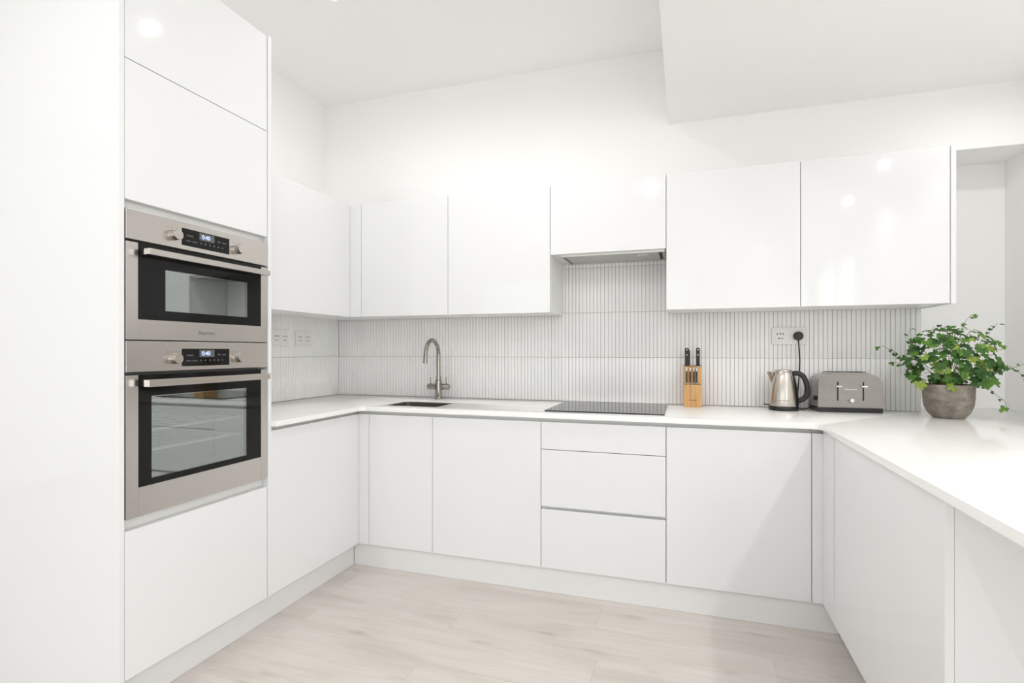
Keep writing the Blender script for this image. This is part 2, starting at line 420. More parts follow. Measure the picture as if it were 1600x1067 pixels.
# ------------------------------------------------------------------ tiles: upright finger tiles in rows
TW, TG = 0.0226, 0.0018
row_z = [(ZW+0.001, 1.1985), (1.2000, 1.4785), (1.4800, 1.7600), (1.7615, 1.80)]
def tile_mesh(w, h, name):
    bm = bmesh.new(); add_box(bm, -w/2, -0.008, 0, w/2, 0.0, h, 0.0016, 2)
    me = bpy.data.meshes.new(name); bmesh.ops.recalc_face_normals(bm, faces=bm.faces[:]); bm.to_mesh(me); bm.free()
    for p in me.polygons: p.use_smooth = True
    me.set_sharp_from_angle(angle=0.9)
    me.materials.append(M['tile']); return me
def lay_tiles(wall, spots, rz, limit):
    cache = {}; rest = bmesh.new(); nrest = 0
    for i, (x, y, z0, z1) in enumerate(spots):
        tilt = random.uniform(-0.03, 0.03)*(1 if rz == 0 else 0.3); dep = random.uniform(0, 0.0008)
        h = round(z1-z0, 4)
        if h not in cache: cache[h] = tile_mesh(TW-TG, h, 'tile')
        if i < limit:
            o = bpy.data.objects.new('tile', cache[h]); COL.objects.link(o)
            o.parent = wall
            o.location = (x, y, z0); o.rotation_euler = (0, 0, rz+tilt)
            if rz == 0: o.location.y -= dep-0.001
            else: o.location.x += dep-0.001
        else:
            nb = len(rest.verts); rest.from_mesh(cache[h]); rest.verts.ensure_lookup_table()
            mm = Matrix.Translation((x, y, z0)) @ Matrix.Rotation(rz+tilt, 4, 'Z')
            bmesh.ops.transform(rest, matrix=mm, verts=rest.verts[nb:]); nrest += 1
    if nrest:
        r = finish('tile_run', rest, 'tile', wall, smooth=True, angle=0.9); r['kind'] = 'stuff'
    else: rest.free()
spots = []
nt = int(3.598/TW)
for i in range(nt+1):
    x = 3.598-TW*(i+0.5)
    if x < 0.01: break
    for z0, z1 in row_z[:2]: spots.append((x, 0.0005, z0, z1))
hood_spots = []
for i in range(nt):
    x = 3.598-TW*(i+0.5)
    if 1.672 < x < 2.342:
        for z0, z1 in row_z[2:]: hood_spots.append((x, 0.0005, z0, z1))
lay_tiles(wb, hood_spots+spots, 0.0, 300)
boxes('grout', 'grout', [(0, 0.0, ZW, 3.6, 0.009, 1.479), (1.66, 0.0, 1.479, 2.35, 0.009, 1.80)], wb)
ls = []
i = 0
while True:
    y = -TW*(i+0.5)-0.008
    if y < -1.36: break
    for z0, z1 in row_z[:2]: ls.append((-0.0005, y, z0, z1))
    i += 1
lay_tiles(wl, ls, PI/2, 300)
box('grout', 'grout', -0.009, -1.365, ZW, 0.0, 0.0, 1.474, wl)

# ------------------------------------------------------------------ plinths
tag(box('plinth', 'plinth', 0.574, -1.3655, 0.001, 0.592, -0.667, ZP-0.0015), 'white kickboard under the base unit left of the corner', 'plinth')
tag(box('plinth', 'plinth', 0.593, -0.665, 0.001, 3.0625, -0.647, ZP-0.0015), 'long white kickboard under the sink and drawer units', 'plinth')

# ------------------------------------------------------------------ tall oven housing
YN, YF = -2.0247, -1.3877
t = thing('tall_oven_housing', (0.3, -1.7, 0), 'tall white gloss unit reaching near the ceiling around both ovens', 'cabinet')
box('side_panel', 'gloss', XWL+0.002, -2.0447, 0.001, XT+0.001, YN-0.0008, 2.657, t, 0.001)
box('side_panel', 'gloss', 0.001, YF+0.0012, ZP, XT+0.003, -1.366, 2.657, t, 0.001)
boxes('carcass', 'carcass', [(0.02, YN, 0.15, 0.05, YF, 2.63), (0.05, YN, 0.60, 0.60, YF, 0.618), (0.05, YN, 1.728, 0.60, YF, 1.745),
      (0.05, YN, 2.21, 0.60, YF, 2.24), (0.05, YN, 2.62, 0.60, YF, 2.64), (0.05, YN, 0.15, 0.60, YF, 0.168)], t)
for z0, z1 in ((ZP, 0.631), (1.7522, 2.2245), (2.2275, 2.6525)):
    box('door', 'gloss', XT-DT, YN+G, z0, XT, YF-G, z1, t, 0.0012)
box('handle_rail', 'channel', XT-0.045, YN+.001, 0.619, XT-0.028, YF-.001, 0.6705, t)
box('handle_rail', 'channel', XT-0.045, YN+.001, 1.7235, XT-0.028, YF-.001, 1.79, t)

box('plinth', 'plinth', 0.574, YN, 0.001, 0.592, -1.3660, ZP-0.0015, t)

# ------------------------------------------------------------------ ovens
def oven(name, zb, zt, zctl, zdoor, glass, win, knz, dis, bar, label, brand, racks):
    X = XT
    o = thing(name, (0.35, -1.706, zb), label, 'oven')
    y0, y1 = -2.0225, -1.3905
    # body with an open cavity behind the window
    cy0, cy1, cz0, cz1 = win[0]-0.02, win[1]+0.02, win[2]-0.02, win[3]+0.02
    boxes('body', 'cavity', [(0.10, y0+.02, zb+.01, 0.12, y1-.02, zt-.01), (0.12, y0+.02, zb+.01, X-0.03, y1-.02, cz0), (0.12, y0+.02, cz1, X-0.03, y1-.02, zt-.01),
          (0.12, y0+.02, cz0, X-0.03, cy0, cz1), (0.12, cy1, cz0, X-0.03, y1-.02, cz1)], o)
    for rz in racks:
        bm = bmesh.new()
        add_tube(bm, [(0.60, cy0+.005, rz), (0.60, cy1-.005, rz)], 0.0055, 8)
        add_tube(bm, [(0.16, cy0+.005, rz), (0.16, cy1-.005, rz)], 0.003, 6)
        for q in range(13):
            yy = cy0+.02+(cy1-cy0-.04)*q/12
            add_tube(bm, [(0.16, yy, rz), (0.60, yy, rz)], 0.0011, 5)
        finish('rack', bm, 'rack', o, smooth=True)
    fas = box('control_fascia', 'steel', X-0.028, y0, zctl, X+0.004, y1, zt, o, 0.0015)
    dp = box('control_panel', 'blackglass', X+0.0035, dis[0], dis[2], X+0.0052, dis[1], dis[3], o, 0.0004)
    dw, dh = dis[1]-dis[0], dis[3]-dis[2]
    sub(box('display', 'screen', X+0.005, dis[0]+dw*0.345, dis[2]+dh*0.50, X+0.0058, dis[0]+dw*0.66, dis[2]+dh*0.93), dp)
    R90 = Matrix.Rotation(PI/2, 4, 'Z') @ Matrix.Rotation(PI/2, 4, 'X')
    sub(text_mesh('clock_digits', '0:40', dh*0.34, 'digits', Matrix.Translation((X+0.0061, dis[0]+dw*0.48, dis[2]+dh*0.71)) @ R90), dp)
    # dim printed function marks
    bm = bmesh.new()
    for a, w_, zz, h_ in ((.09, .13, .58, .07), (.08, .10, .27, .06), (.20, .10, .27, .06), (.36, .035, .27, .09), (.45, .035, .27, .09), (.55, .035, .27, .09), (.64, .035, .27, .09), (.73, .035, .27, .09), (.81, .05, .29, .05), (.74, .05, .60, .10), (.83, .09, .60, .07)):
        add_box(bm, X+0.0051, dis[0]+dw*a, dis[2]+dh*zz, X+0.0054, dis[0]+dw*(a+w_), dis[2]+dh*(zz+h_))
    sub(finish('panel_print', bm, 'print_dim'), dp)
    for ky in (dis[0]-0.034, dis[1]+0.041):
        kn = lathe('knob', 'steel_v', [(0.0, 0), (0.020, 0.0), (0.020, 0.005), (0.0185, 0.007), (0.0185, 0.026), (0.0175, 0.028), (0.0, 0.0282)], (X+0.004, ky, knz), o, 28, 'X', False)
        bm = bmesh.new()
        for da in (-0.024, -0.008, 0.010): add_box(bm, X+0.0039, ky+da, knz+0.024, X+0.0043, ky+da+0.004, knz+0.028)
        sub(finish('knob_marks', bm, 'print_grey'), fas)
    # door frame
    gy0, gy1, gz0, gz1 = glass
    d0, d1 = X-0.026, X+0.004
    fr = boxes('door_frame', 'steel', [(d0, y0, zb, d1, gy0, zdoor), (d0, gy1, zb, d1, y1, zdoor), (d0, gy0, zb, d1, gy1, gz0)], o, 0.0008)
    if brand:
        sub(text_mesh('badge', brand, 0.021, 'print_grey', Matrix.Translation((d1+0.0003, -1.706, (zb+gz0)/2-0.004)) @ R90), fr)
    wy0, wy1, wz0_, wz1_ = win
    gx0, gx1 = X-0.012, X+0.003
    boxes('door_glass', 'blackglass', [(gx0, gy0, gz0, gx1, wy0, zdoor), (gx0, wy1, gz0, gx1, gy1, zdoor), (gx0, wy0, gz0, gx1, wy1, wz0_), (gx0, wy0, wz1_, gx1, wy1, zdoor)], o)
    box('window', 'pane', gx1-0.006, wy0, wz0_, gx1, wy1, wz1_, o)
    h = box('handle', 'steel_h', 0.664, -1.978, bar[0], 0.690, -1.424, bar[1], o, 0.0015)
    for yy in (-1.972, -1.446):
        sub(box('handle_bracket', 'black' if yy < -1.7 else 'steel_h', X+0.0031, yy, bar[0]+.002, 0.6645, yy+0.016, bar[1]-.002), h)  # near bracket black: dark reflection and shadow put into its colour
    return o
oven('compact_oven', 1.2790, 1.7215, 1.6195, 1.6105, (-1.981, -1.428, 1.349, 1.6105), (-1.880, -1.505, 1.384, 1.532), 1.664, (-1.8154, -1.6005, 1.6355, 1.6995), (1.570, 1.5915),
     'smaller stainless steel oven in the upper slot of the tall unit', 'Baumatic', [])
oven('built_in_oven', 0.6724, 1.2755, 1.1680, 1.1575, (-1.980, -1.428, 0.772, 1.1575), (-1.932, -1.510, 0.795, 1.083), 1.212, (-1.8154, -1.6005, 1.1831, 1.2490), (1.117, 1.1425),
     'larger stainless steel oven below the compact one in the tall unit', None, [0.886, 0.958])

# ------------------------------------------------------------------ base units
def base_unit(name, x0, x1, label, fronts, cat='cabinet'):
    u = thing(name, ((x0+x1)/2, -0.35, 0), label, cat)
    boxes('carcass', 'carcass', [(x0+.001, -0.05, ZP+.02, x1-.001, -0.03, ZDT-.02), (x0+.001, YB+DT+.002, ZP, x0+.017, -0.05, ZDT-.035), (x1-.017, YB+DT+.002, ZP, x1-.001, -0.05, ZDT-.035),
          (x0+.017, YB+DT+.002, ZP, x1-.017, -0.05, ZP+.017)], u)
    box('handle_rail', 'channel', x0+.0005, YB+0.030, ZDT-0.034, x1-.0005, YB+0.045, ZWB-0.001, u)
    for nm, z0, z1 in fronts:
        d = box(nm, 'gloss', x0+G, YB, z0, x1-G, YB+DT, z1, u, 0.0012)
    return u
# left run unit under the short worktop
u = thing('base_unit', (0.3, -1.02, 0), 'white gloss base unit beside the oven tower, left of the corner', 'cabinet')
boxes('carcass', 'carcass', [(0.03, -1.364, ZP+.02, 0.05, -0.70, ZDT-.02), (0.05, -1.364, ZP, XT-DT-.002, -1.348, ZDT-.035), (0.05, -0.716, ZP, XT-DT-.002, -0.70, ZDT-.035), (0.05, -1.348, ZP, XT-DT-.002, -0.716, ZP+.017)], u)
box('handle_rail', 'channel', XT-0.045, -1.364, ZDT-0.034, XT-0.030, -0.655, ZWB-0.001, u)
box('door', 'gloss', XT-DT, -1.365+G, ZP, XT, YB-0.002, ZDT, u, 0.0012)
# corner post
cp = thing('corner_post', (0.66, -0.67, 0), 'slim white corner post between left base unit and sink unit', 'panel')
box('front', 'gloss', XT-DT, YB, ZP, 0.7048-G, YB+DT, ZDT, cp, 0.0012)
box('handle_rail', 'channel', XT-0.029, YB+0.030, ZDT-0.034, 0.7040, YB+0.045, ZWB-0.001, cp)
base_unit('base_unit', 0.7048, 1.1058, 'narrow white gloss base unit under the sink, right of the corner post', [('door', ZP, ZDT)])
base_unit('base_unit', 1.1058, 1.7206, 'wide white gloss base unit between the sink unit and the drawers', [('door', ZP, ZDT)])
dr = base_unit('drawer_unit', 1.7206, 2.3369, 'white gloss three-drawer unit under the hob', [('drawer_front', 0.7385, ZDT), ('drawer_front', 0.4470, 0.7355), ('drawer_front', ZP, 0.4310)])
box('handle_rail', 'channel', 1.7211, YB+0.026, 0.40, 2.3364, YB+0.040, 0.47, dr)
base_unit('base_unit', 2.3369, 2.9525, 'white gloss base unit right of the drawers, next to the peninsula', [('door', ZP, ZDT)])
cp2 = thing('corner_post', (2.974, -0.67, 0), 'slim white corner post at the peninsula end of the back run', 'panel')
box('front', 'gloss', 2.9525+G, YB, ZP, XR+DT-.001, YB+DT, ZDT, cp2, 0.0012)
box('handle_rail', 'channel', 2.9535, YB+0.030, ZDT-0.034, XR+0.044, YB+0.045, ZWB-0.001, cp2)
# peninsula unit
pu = thing('peninsula_unit', (3.3, -1.25, 0), 'white gloss peninsula unit carrying the breakfast bar on the right', 'cabinet')
box('front_panel', 'gloss', XR, -1.8215, ZP, XR+DT, YB-0.002, ZWB-0.004, pu, 0.0012)
box('end_panel', 'gloss', XR+DT+.0005, -1.8215, 0.001, 3.95, -1.803, ZWB-.001, pu, 0.001)
boxes('carcass', 'carcass', [(3.60, -1.80, 0.14, 3.62, -0.70, ZDT-.02), (3.09, -1.80, ZP+.03, 3.60, -0.70, ZP+.05)], pu)
tag(box('back_panel', 'gloss', 3.932, -1.80, 0.001, 3.95, -0.70, ZWB-.001, pu), None)

box('plinth', 'plinth', 3.0635, -1.80, 0.001, 3.081, -0.667, ZP-0.0015, pu)

# ------------------------------------------------------------------ worktop with sink cut-out
SX0, SX1, SY0, SY1 = 0.735, 1.085, -0.590, -0.312
def worktop():
    bm = bmesh.new()
    yb = -0.0005
    outer = [(0.0005, yb), (0.0005, -1.3655), (0.6665, -1.3655), (0.6665, -0.699), (2.9835, -0.699), (2.9835, -2.62), (XRW-.001, -2.62), (XRW-.001, YREC-.001), (3.601, YREC-.001), (3.601, yb)]
    rad = [0, 0, 0.004, 0.035, 0.035, 0.02, 0, 0, 0, 0]
    out = round_poly([Vector((*p, 0)) for p in outer], rad, 6)
    inn = round_poly([Vector((SX0, SY0, 0)), Vector((SX1, SY0, 0)), Vector((SX1, SY1, 0)), Vector((SX0, SY1, 0))], [0.03]*4, 6)
    edges = []
    for loop in (out, inn):
        v = [bm.verts.new((p.x, p.y, ZW)) for p in loop]
        for i in range(len(v)): edges.append(bm.edges.new((v[i], v[(i+1) % len(v)])))
    bmesh.ops.triangle_fill(bm, edges=edges, use_beauty=True, normal=(0, 0, 1))
    ext = bmesh.ops.extrude_face_region(bm, geom=bm.faces[:])
    vv = [g for g in ext['geom'] if isinstance(g, bmesh.types.BMVert)]
    bmesh.ops.translate(bm, verts=vv, vec=(0, 0, ZWB-ZW))
    bmesh.ops.recalc_face_normals(bm, faces=bm.faces[:])
    rim = [e for e in bm.edges if len(e.link_faces) == 2 and abs(e.verts[0].co.z-ZW) < 1e-5 and abs(e.verts[1].co.z-ZW) < 1e-5 and e.calc_face_angle(0) > 1.0]
    bmesh.ops.bevel(bm, geom=rim, offset=0.0025, segments=2, profile=0.5, affect='EDGES')
    o = finish('worktop', bm, 'quartz', None, smooth=True, angle=0.5)
    return tag(o, 'continuous white quartz worktop running around all three sides of the kitchen', 'worktop')
worktop()

# sink: undermounted bowl
sk = thing('sink', ((SX0+SX1)/2, (SY0+SY1)/2, 0.72), 'small stainless steel sink sunk below the white worktop', 'sink')
bm = bmesh.new()
def ring(off, z, r):
    pts = round_poly([Vector((SX0-off, SY0-off, 0)), Vector((SX1+off, SY0-off, 0)), Vector((SX1+off, SY1+off, 0)), Vector((SX0-off, SY1+off, 0))], [r]*4, 6)
    return [bm.verts.new((p.x, p.y, z)) for p in pts]
R = [ring(-0.0008, ZW-.005, 0.03), ring(-0.002, ZW-.005, 0.03), ring(-0.002, ZWB-.10, 0.03), ring(-0.004, 0.745, 0.03), ring(-0.03, 0.725, 0.02)]
for a, b in zip(R, R[1:]):
    for i in range(len(a)): bm.faces.new((a[i], a[(i+1) % len(a)], b[(i+1) % len(a)], b[i]))
bm.faces.new(R[-1])
finish('bowl', bm, 'sinksteel', sk, smooth=True, angle=0.8)
lathe('drain', 'chrome', [(0.0, 0.726), (0.020, 0.726), (0.034, 0.728), (0.038, 0.7265)], ((SX0+SX1)/2, (SY0+SY1)/2, 0), sk, 28, 'Z', False)

# mixer tap
TX, TY = 0.868, -0.120
tp = thing('mixer_tap', (TX, TY, ZW), 'brushed metal swan-neck mixer tap with two side levers behind the sink', 'tap')
lathe('body', 'nickel', [(0.028, ZW+.0005), (0.028, ZW+.004), (0.0225, ZW+.006), (0.0225, 1.045), (0.0175, 1.050), (0.0175, 1.075), (0.0, 1.076)], (TX, TY, 0), tp, 28, 'Z', False)
ax = 0.092; cz = 1.212
arc = [(TX, TY, 1.07), (TX, TY, 1.15), (TX, TY, cz)]
for i in range(1, 15):
    a = PI*i/14
    arc.append((TX, TY-ax*(1-math.cos(a)), cz+ax*math.sin(a)*1.05))
arc += [(TX, TY-2*ax-.004, cz-0.03), (TX, TY-2*ax-.006, 1.163)]
sp = tube('spout', 'nickel', arc, 0.0135, tp, 16)
sub(lathe('aerator', 'slot', [(0.0, 1.1628), (0.010, 1.1628), (0.0125, 1.1625)], (TX, TY-2*ax-.006, 0), None, 16, 'Z', False), sp)
for s in (-1, 1):
    x0 = TX+s*0.018; x1 = TX+s*0.078
    hb = lathe('handle_barrel', 'nickel', [(0.0, x0), (0.0195, x0), (0.0195, x1-s*0.004), (0.0165, x1), (0.0, x1+s*0.001)], (0, TY, 1.003), tp, 24, 'X', False)
    sub(tube('lever', 'nickel', [(TX+s*0.058, TY, 1.021), (TX+s*0.058, TY-.004, 1.066)], [0.0035, 0.0028], None, 8), hb)

# hob
hb = thing('induction_hob', (2.02, -0.335, ZW), 'black glass induction hob set into the worktop under the extractor', 'hob')
box('glass_top', 'hobglass', 1.7185, -0.6035, ZW+.0008, 2.327, -0.0758, ZW+.0062, hb, 0.0015)
bm = bmesh.new()
for cx_, cy_, r_ in ((1.87, -0.47, 0.095), (1.87, -0.21, 0.075), (2.17, -0.47, 0.075), (2.17, -0.21, 0.095)):
    for q in range(4):
        a = q*PI/2
        dx, dy = math.cos(a)*r_, math.sin(a)*r_
        add_box(bm, cx_+dx-.006, cy_+dy-.0008, ZW+.0061, cx_+dx+.006, cy_+dy+.0008, ZW+.00635)
        add_box(bm, cx_+dx-.0008, cy_+dy-.006, ZW+.0061, cx_+dx+.0008, cy_+dy+.006, ZW+.00635)
finish('zone_marks', bm, 'print_grey', hb)['kind'] = 'stuff'

# ------------------------------------------------------------------ wall units
def wall_unit(name, x0, x1, z0, label):
    u = thing(name, ((x0+x1)/2, -0.17, z0), label, 'cabinet')
    yc = YU+DT+0.002
    boxes('carcass', 'carcass', [(x0+.0005, yc, z0, x0+.017, -0.012, ZUT-.002), (x1-.017, yc, z0, x1-.0005, -0.012, ZUT-.002),
          (x0+.017, yc, z0, x1-.017, -0.012, z0+.017), (x0+.017, yc, ZUT-.019, x1-.017, -0.012, ZUT-.002), (x0+.017, -0.03, z0+.017, x1-.017, -0.012, ZUT-.019)], u)
    box('door', 'gloss', x0+G, YU, z0-0.002, x1-G, YU+DT, ZUT, u, 0.0012)
    return u
u = thing('wall_unit', (0.1, -0.85, ZUB), 'white gloss wall unit on the left wall beside the tall unit', 'cabinet')
xc = XUL-DT-0.002
boxes('carcass', 'carcass', [(XWL+.002, -1.364, 1.477, xc, -1.348, ZUT-.002), (XWL+.002, -0.022, 1.477, xc, -0.012, ZUT-.002), (0.001, -1.364, ZUB, xc, -0.012, 1.477), (XWL+.002, -1.348, ZUT-.019, xc, -0.022, ZUT-.002)], u)
box('door', 'gloss', XUL-DT, -1.365+G, ZUB-.002, XUL, YU-0.002, ZUT, u, 0.0012)
cpu = thing('corner_post', (0.378, -0.33, ZUB), 'slim white post in the corner between the upper units', 'panel')
box('front', 'gloss', XUL-DT, YU, ZUB-.002, 0.4215-G, YU+DT, ZUT, cpu, 0.0012)
box('base', 'carcass', xc+.001, YU+DT+.002, ZUB, 0.4210, -0.012, ZUB+.017, cpu)
wall_unit('wall_unit', 0.4215, 1.0394, ZUB, 'white gloss wall unit nearest the corner, above the sink')
wall_unit('wall_unit', 1.0394, 1.6845, ZUB, 'white gloss wall unit left of the shorter extractor unit')
wall_unit('wall_unit', 1.6845, 2.3264, ZHB, 'shorter white gloss wall unit housing the extractor over the hob')
wall_unit('wall_unit', 2.3264, 2.9727, ZUB, 'white gloss wall unit right of the extractor, above the knife block')
ue = wall_unit('wall_unit', 2.9727, 3.5932, ZUB, 'white gloss wall unit at the right end, above kettle and toaster')
box('end_panel', 'gloss', 3.5945, YU-0.001, ZUB-.004, 3.6155, -0.004, ZUT+0.002, ue, 0.001)

# extractor
ex = thing('extractor_hood', (2.0, -0.18, 1.775), 'grey metal extractor fitted beneath the short wall unit above the hob', 'extractor')
boxes('housing', 'hoodsteel', [(1.742, -0.325, 1.778, 2.318, -0.310, 1.794), (1.742, -0.060, 1.778, 2.318, -0.045, 1.794), (1.742, -0.310, 1.778, 1.757, -0.060, 1.794), (2.303, -0.310, 1.778, 2.318, -0.060, 1.794), (1.757, -0.310, 1.788, 2.303, -0.060, 1.794)], ex, 0.001)
box('filter_panel', 'hoodsteel', 1.766, -0.304, 1.777, 2.286, -0.066, 1.784, ex, 0.0015)
box('light_lens', 'print_light', 2.17, -0.285, 1.7755, 2.23, -0.250, 1.7772, ex, 0.0006)
box('slot', 'slot', 2.288, -0.304, 1.7855, 2.3025, -0.066, 1.7875, ex)

# ------------------------------------------------------------------ sockets
def socket_plate(label, w, h, m4, holes, group=None):
    s = bpy.data.objects.new('socket', None); COL.objects.link(s); s.matrix_world = m4
    tag(s, label, 'socket', group)
    def loc(o): o.parent = s; return o
    loc(box('plate', 'white', -w/2, -0.009, -h/2, w/2, 0.0, h/2, None, 0.002))
    for c in holes:
        p = loc(box('insert', 'white', c-w*0.235, -0.0105, -h*0.36, c+w*0.235, -0.0085, h*0.36, None, 0.0012))
        bm = bmesh.new()
        for dx, dz, a, b in ((-.016, .010, .0028, .0040), (0.0, .012, .0026, .0052), (.014, .010, .0028, .0040), (-.007, -.014, .0048, .0026), (.009, -.014, .0040, .0022)):
            add_box(bm, c+dx-a, -0.0108, dz-b, c+dx+a, -0.0100, dz+b)
        q = finish('pin_holes', bm, 'slot'); q.parent = p
    return s
MB_ = lambda x, z: Matrix.Translation((x, -0.0095, z))
ML_ = lambda y, z: Matrix.Translation((0.0095, y, z)) @ Matrix.Rotation(PI/2, 4, 'Z')
socket_plate('white double socket above the kettle with a black plug in it', 0.178, 0.096, MB_(2.976, 1.3245), (-0.044, 0.044))
socket_plate('white double socket on the left wall, nearer the corner', 0.148, 0.098, ML_(-0.398, 1.3205), (-0.035, 0.035))
socket_plate('white double socket on the left wall, half hidden by the tall unit', 0.148, 0.098, ML_(-0.610, 1.3215), (-0.035, 0.035))

# plug and cord
KX, KY = 2.928, -0.140
pc = thing('power_cord', (3.018, -0.035, ZW), 'black plug and lead hanging from the socket behind the kettle', 'cord')
lathe('plug', 'black', [(0.0, -0.0225), (0.022, -0.0225), (0.0245, -0.026), (0.0245, -0.042), (0.021, -0.047), (0.0, -0.0475)], (3.019, 0, 1.3225), pc, 28, 'Y', False)
tube('cord', 'rubber', smooth_path([(3.019, -0.035, 1.302), (3.022, -0.036, 1.25), (3.026, -0.034, 1.18), (3.021, -0.032, 1.08), (3.012, -0.035, 0.98), (2.995, -0.045, 0.930), (2.965, -0.060, 0.9265)], 5), 0.0034, pc, 8)

# ------------------------------------------------------------------ kettle
kt = thing('kettle', (KX, KY, ZW), 'brushed steel electric kettle with black handle, left of the toaster', 'kettle', rz=-0.16)
def K(o): o.parent = kt; return o
K(lathe('power_base', 'black', [(0.0, 0.0005), (0.072, 0.0005), (0.0735, 0.003), (0.0735, 0.020), (0.071, 0.0235), (0.0, 0.0235)], (0, 0, 0), None, 48, 'Z', False))
kb = K(lathe('body', 'steel_v', [(0.0, 0.0245), (0.0715, 0.0245), (0.0725, 0.030), (0.0715, 0.065), (0.0675, 0.105), (0.061, 0.145), (0.053, 0.180), (0.0465, 0.203), (0.043, 0.208), (0.0, 0.208)], (0, 0, 0), None, 56, 'Z', False))
K(lathe('lid', 'steel_v', [(0.0, 0.2085), (0.0425, 0.2085), (0.0425, 0.213), (0.039, 0.2175), (0.020, 0.2195), (0.0, 0.220)], (0, 0, 0), None, 48, 'Z', False))
bm = bmesh.new()   # spout: a V shaped beak
sv = [bm.verts.new(p) for p in ((-0.083, 0, 0.205), (-0.046, -0.024, 0.205), (-0.046, 0.024, 0.205), (-0.064, 0, 0.150), (-0.058, -0.020, 0.140), (-0.058, 0.020, 0.140))]
for f in ((0, 1, 2), (0, 3, 4, 1), (0, 2, 5, 3), (3, 5, 4), (1, 4, 5, 2)): bm.faces.new([sv[i] for i in f])
bmesh.ops.bevel(bm, geom=[e for e in bm.edges], offset=0.002, segments=2, profile=0.5, affect='EDGES')
K(finish('spout', bm, 'steel_v', None, smooth=True, angle=1.0))
hpts = smooth_path([(0.040, 0, 0.196), (0.062, 0, 0.199), (0.084, 0, 0.192), (0.100, 0, 0.170), (0.111, 0, 0.132), (0.113, 0, 0.100), (0.103, 0, 0.072), (0.085, 0, 0.058), (0.066, 0, 0.050)], 5)
K(tube('handle', 'black', hpts, [0.012]*len(hpts), None, 14, (0.75, 1.1)))
bm = bmesh.new()   # black spine down the handle side
for rr, z in ((0.0735, 0.028), (0.0725, 0.065), (0.0685, 0.105), (0.062, 0.145), (0.054, 0.180), (0.0475, 0.203)):
    for a in (-0.55, -0.3, 0, 0.3, 0.55): bm.verts.new((rr*math.cos(a), rr*math.sin(a), z))
bm.verts.ensure_lookup_table()
for i in range(5):
    for j in range(4): bm.faces.new([bm.verts[q] for q in (i*5+j, i*5+j+1, (i+1)*5+j+1, (i+1)*5+j)])
K(finish('handle_spine', bm, 'black', None, smooth=True))
K(tube('switch_lever', 'black', [(-0.070, -0.010, 0.026), (-0.084, -0.012, 0.027), (-0.096, -0.013, 0.029)], [0.004, 0.0045, 0.005], None, 8, (1.2, 0.6)))
bm = bmesh.new()   # small line of lettering too fine to read
xx = -0.030
while xx < 0.026:
    w_ = random.uniform(0.002, 0.0035); a = xx/0.0735
    yy = -math.sqrt(0.0722**2-xx*xx)-0.0004
    add_box(bm, xx, yy-.0003, 0.0545, xx+w_, yy+.0006, 0.0545+random.choice((0.0025, 0.0025, 0.0035))); xx += w_+0.0012
q = finish('lettering', bm, 'print_grey'); q.parent = kb

# ------------------------------------------------------------------ toaster
to = thing('toaster', (3.226, -0.098, ZW), 'brushed steel four-slice toaster between kettle and potted plant', 'toaster', rz=0.07)
def T(o): o.parent = to; return o
hw, dp2 = 0.150, 0.078
T(prism('base', 'black', [(-hw+.004, 0.001), (hw-.004, 0.001), (hw, 0.024), (-hw, 0.024)], 'Y', -dp2-.002, dp2+.002, None, 0.003))
prof = round_poly([Vector((-hw+.001, 0.025, 0)), Vector((hw-.001, 0.025, 0)), Vector((hw-.004, 0.196, 0)), Vector((-hw+.004, 0.196, 0))], [0.002, 0.002, 0.052, 0.052], 12)
bm = bmesh.new(); add_prism(bm, [(p.x, p.y) for p in prof], 'Y', -dp2, dp2)
capf = [e for e in bm.edges if len(e.link_faces) == 2 and {len(f.verts) for f in e.link_faces} == {4, len(prof)} and (e.verts[0].co.z > 0.03 or e.verts[1].co.z > 0.03)]
bmesh.ops.bevel(bm, geom=capf, offset=0.014, segments=4, profile=0.5, affect='EDGES')
tb = T(finish('shell', bm, 'steel_t', None, smooth=True, angle=0.7))
tb.modifiers.new('weighted', 'WEIGHTED_NORMAL')
T(prism('top_plate', 'steel_t', [(-0.098, 0.196), (0.098, 0.196), (0.090, 0.2065), (-0.090, 0.2065)], 'Y', -0.055, 0.055, None, 0.002))
for yy in (-0.024, 0.024):
    for xx in (-0.046, 0.046):
        T(box('bread_slot', 'slot', xx-.040, yy-.013, 0.2060, xx+.040, yy+.013, 0.2085, None, 0.0006))
for xx in (-0.057, 0.060):
    T(box('lever_track', 'slot', xx-.0035, -dp2-.0008, 0.062, xx+.0035, -dp2+.004, 0.158, None))
    T(box('lever', 'chrome', xx-.012, -dp2-.022, 0.131, xx+.016, -dp2-.0009, 0.140, None, 0.003))
T(lathe('browning_knob', 'chrome', [(0.0, -dp2-.018), (0.010, -dp2-.018), (0.0125, -dp2-.014), (0.0135, -dp2-.0005)], (0.004, 0, 0.064), None, 24, 'Y', False))
for s in (-1, 1):
    T(lathe('side_knob', 'black', [(0.012, s*(hw-.004)), (0.012, s*(hw+.004)), (0.008, s*(hw+.008)), (0.0, s*(hw+.0085))], (0, -0.03, 0.070), None, 20, 'X', False))
bm = bmesh.new(); xx = -0.027
while xx < 0.030:
    w_ = random.uniform(0.0022, 0.004)
    add_box(bm, xx, -dp2-.0006, 0.1175, xx+w_, -dp2+.0005, 0.1175+random.choice((0.0045, 0.0045, 0.0065))); xx += w_+0.0014
q = finish('lettering', bm, 'print_light'); q.parent = tb
tc_ = T(tube('cord', 'rubber', smooth_path([(-0.148, 0.030, 0.022), (-0.165, 0.020, 0.011), (-0.185, 0.010, 0.0045), (-0.205, 0.002, 0.0042), (-0.222, 0.000, 0.0042)], 5), 0.0034, None, 8))

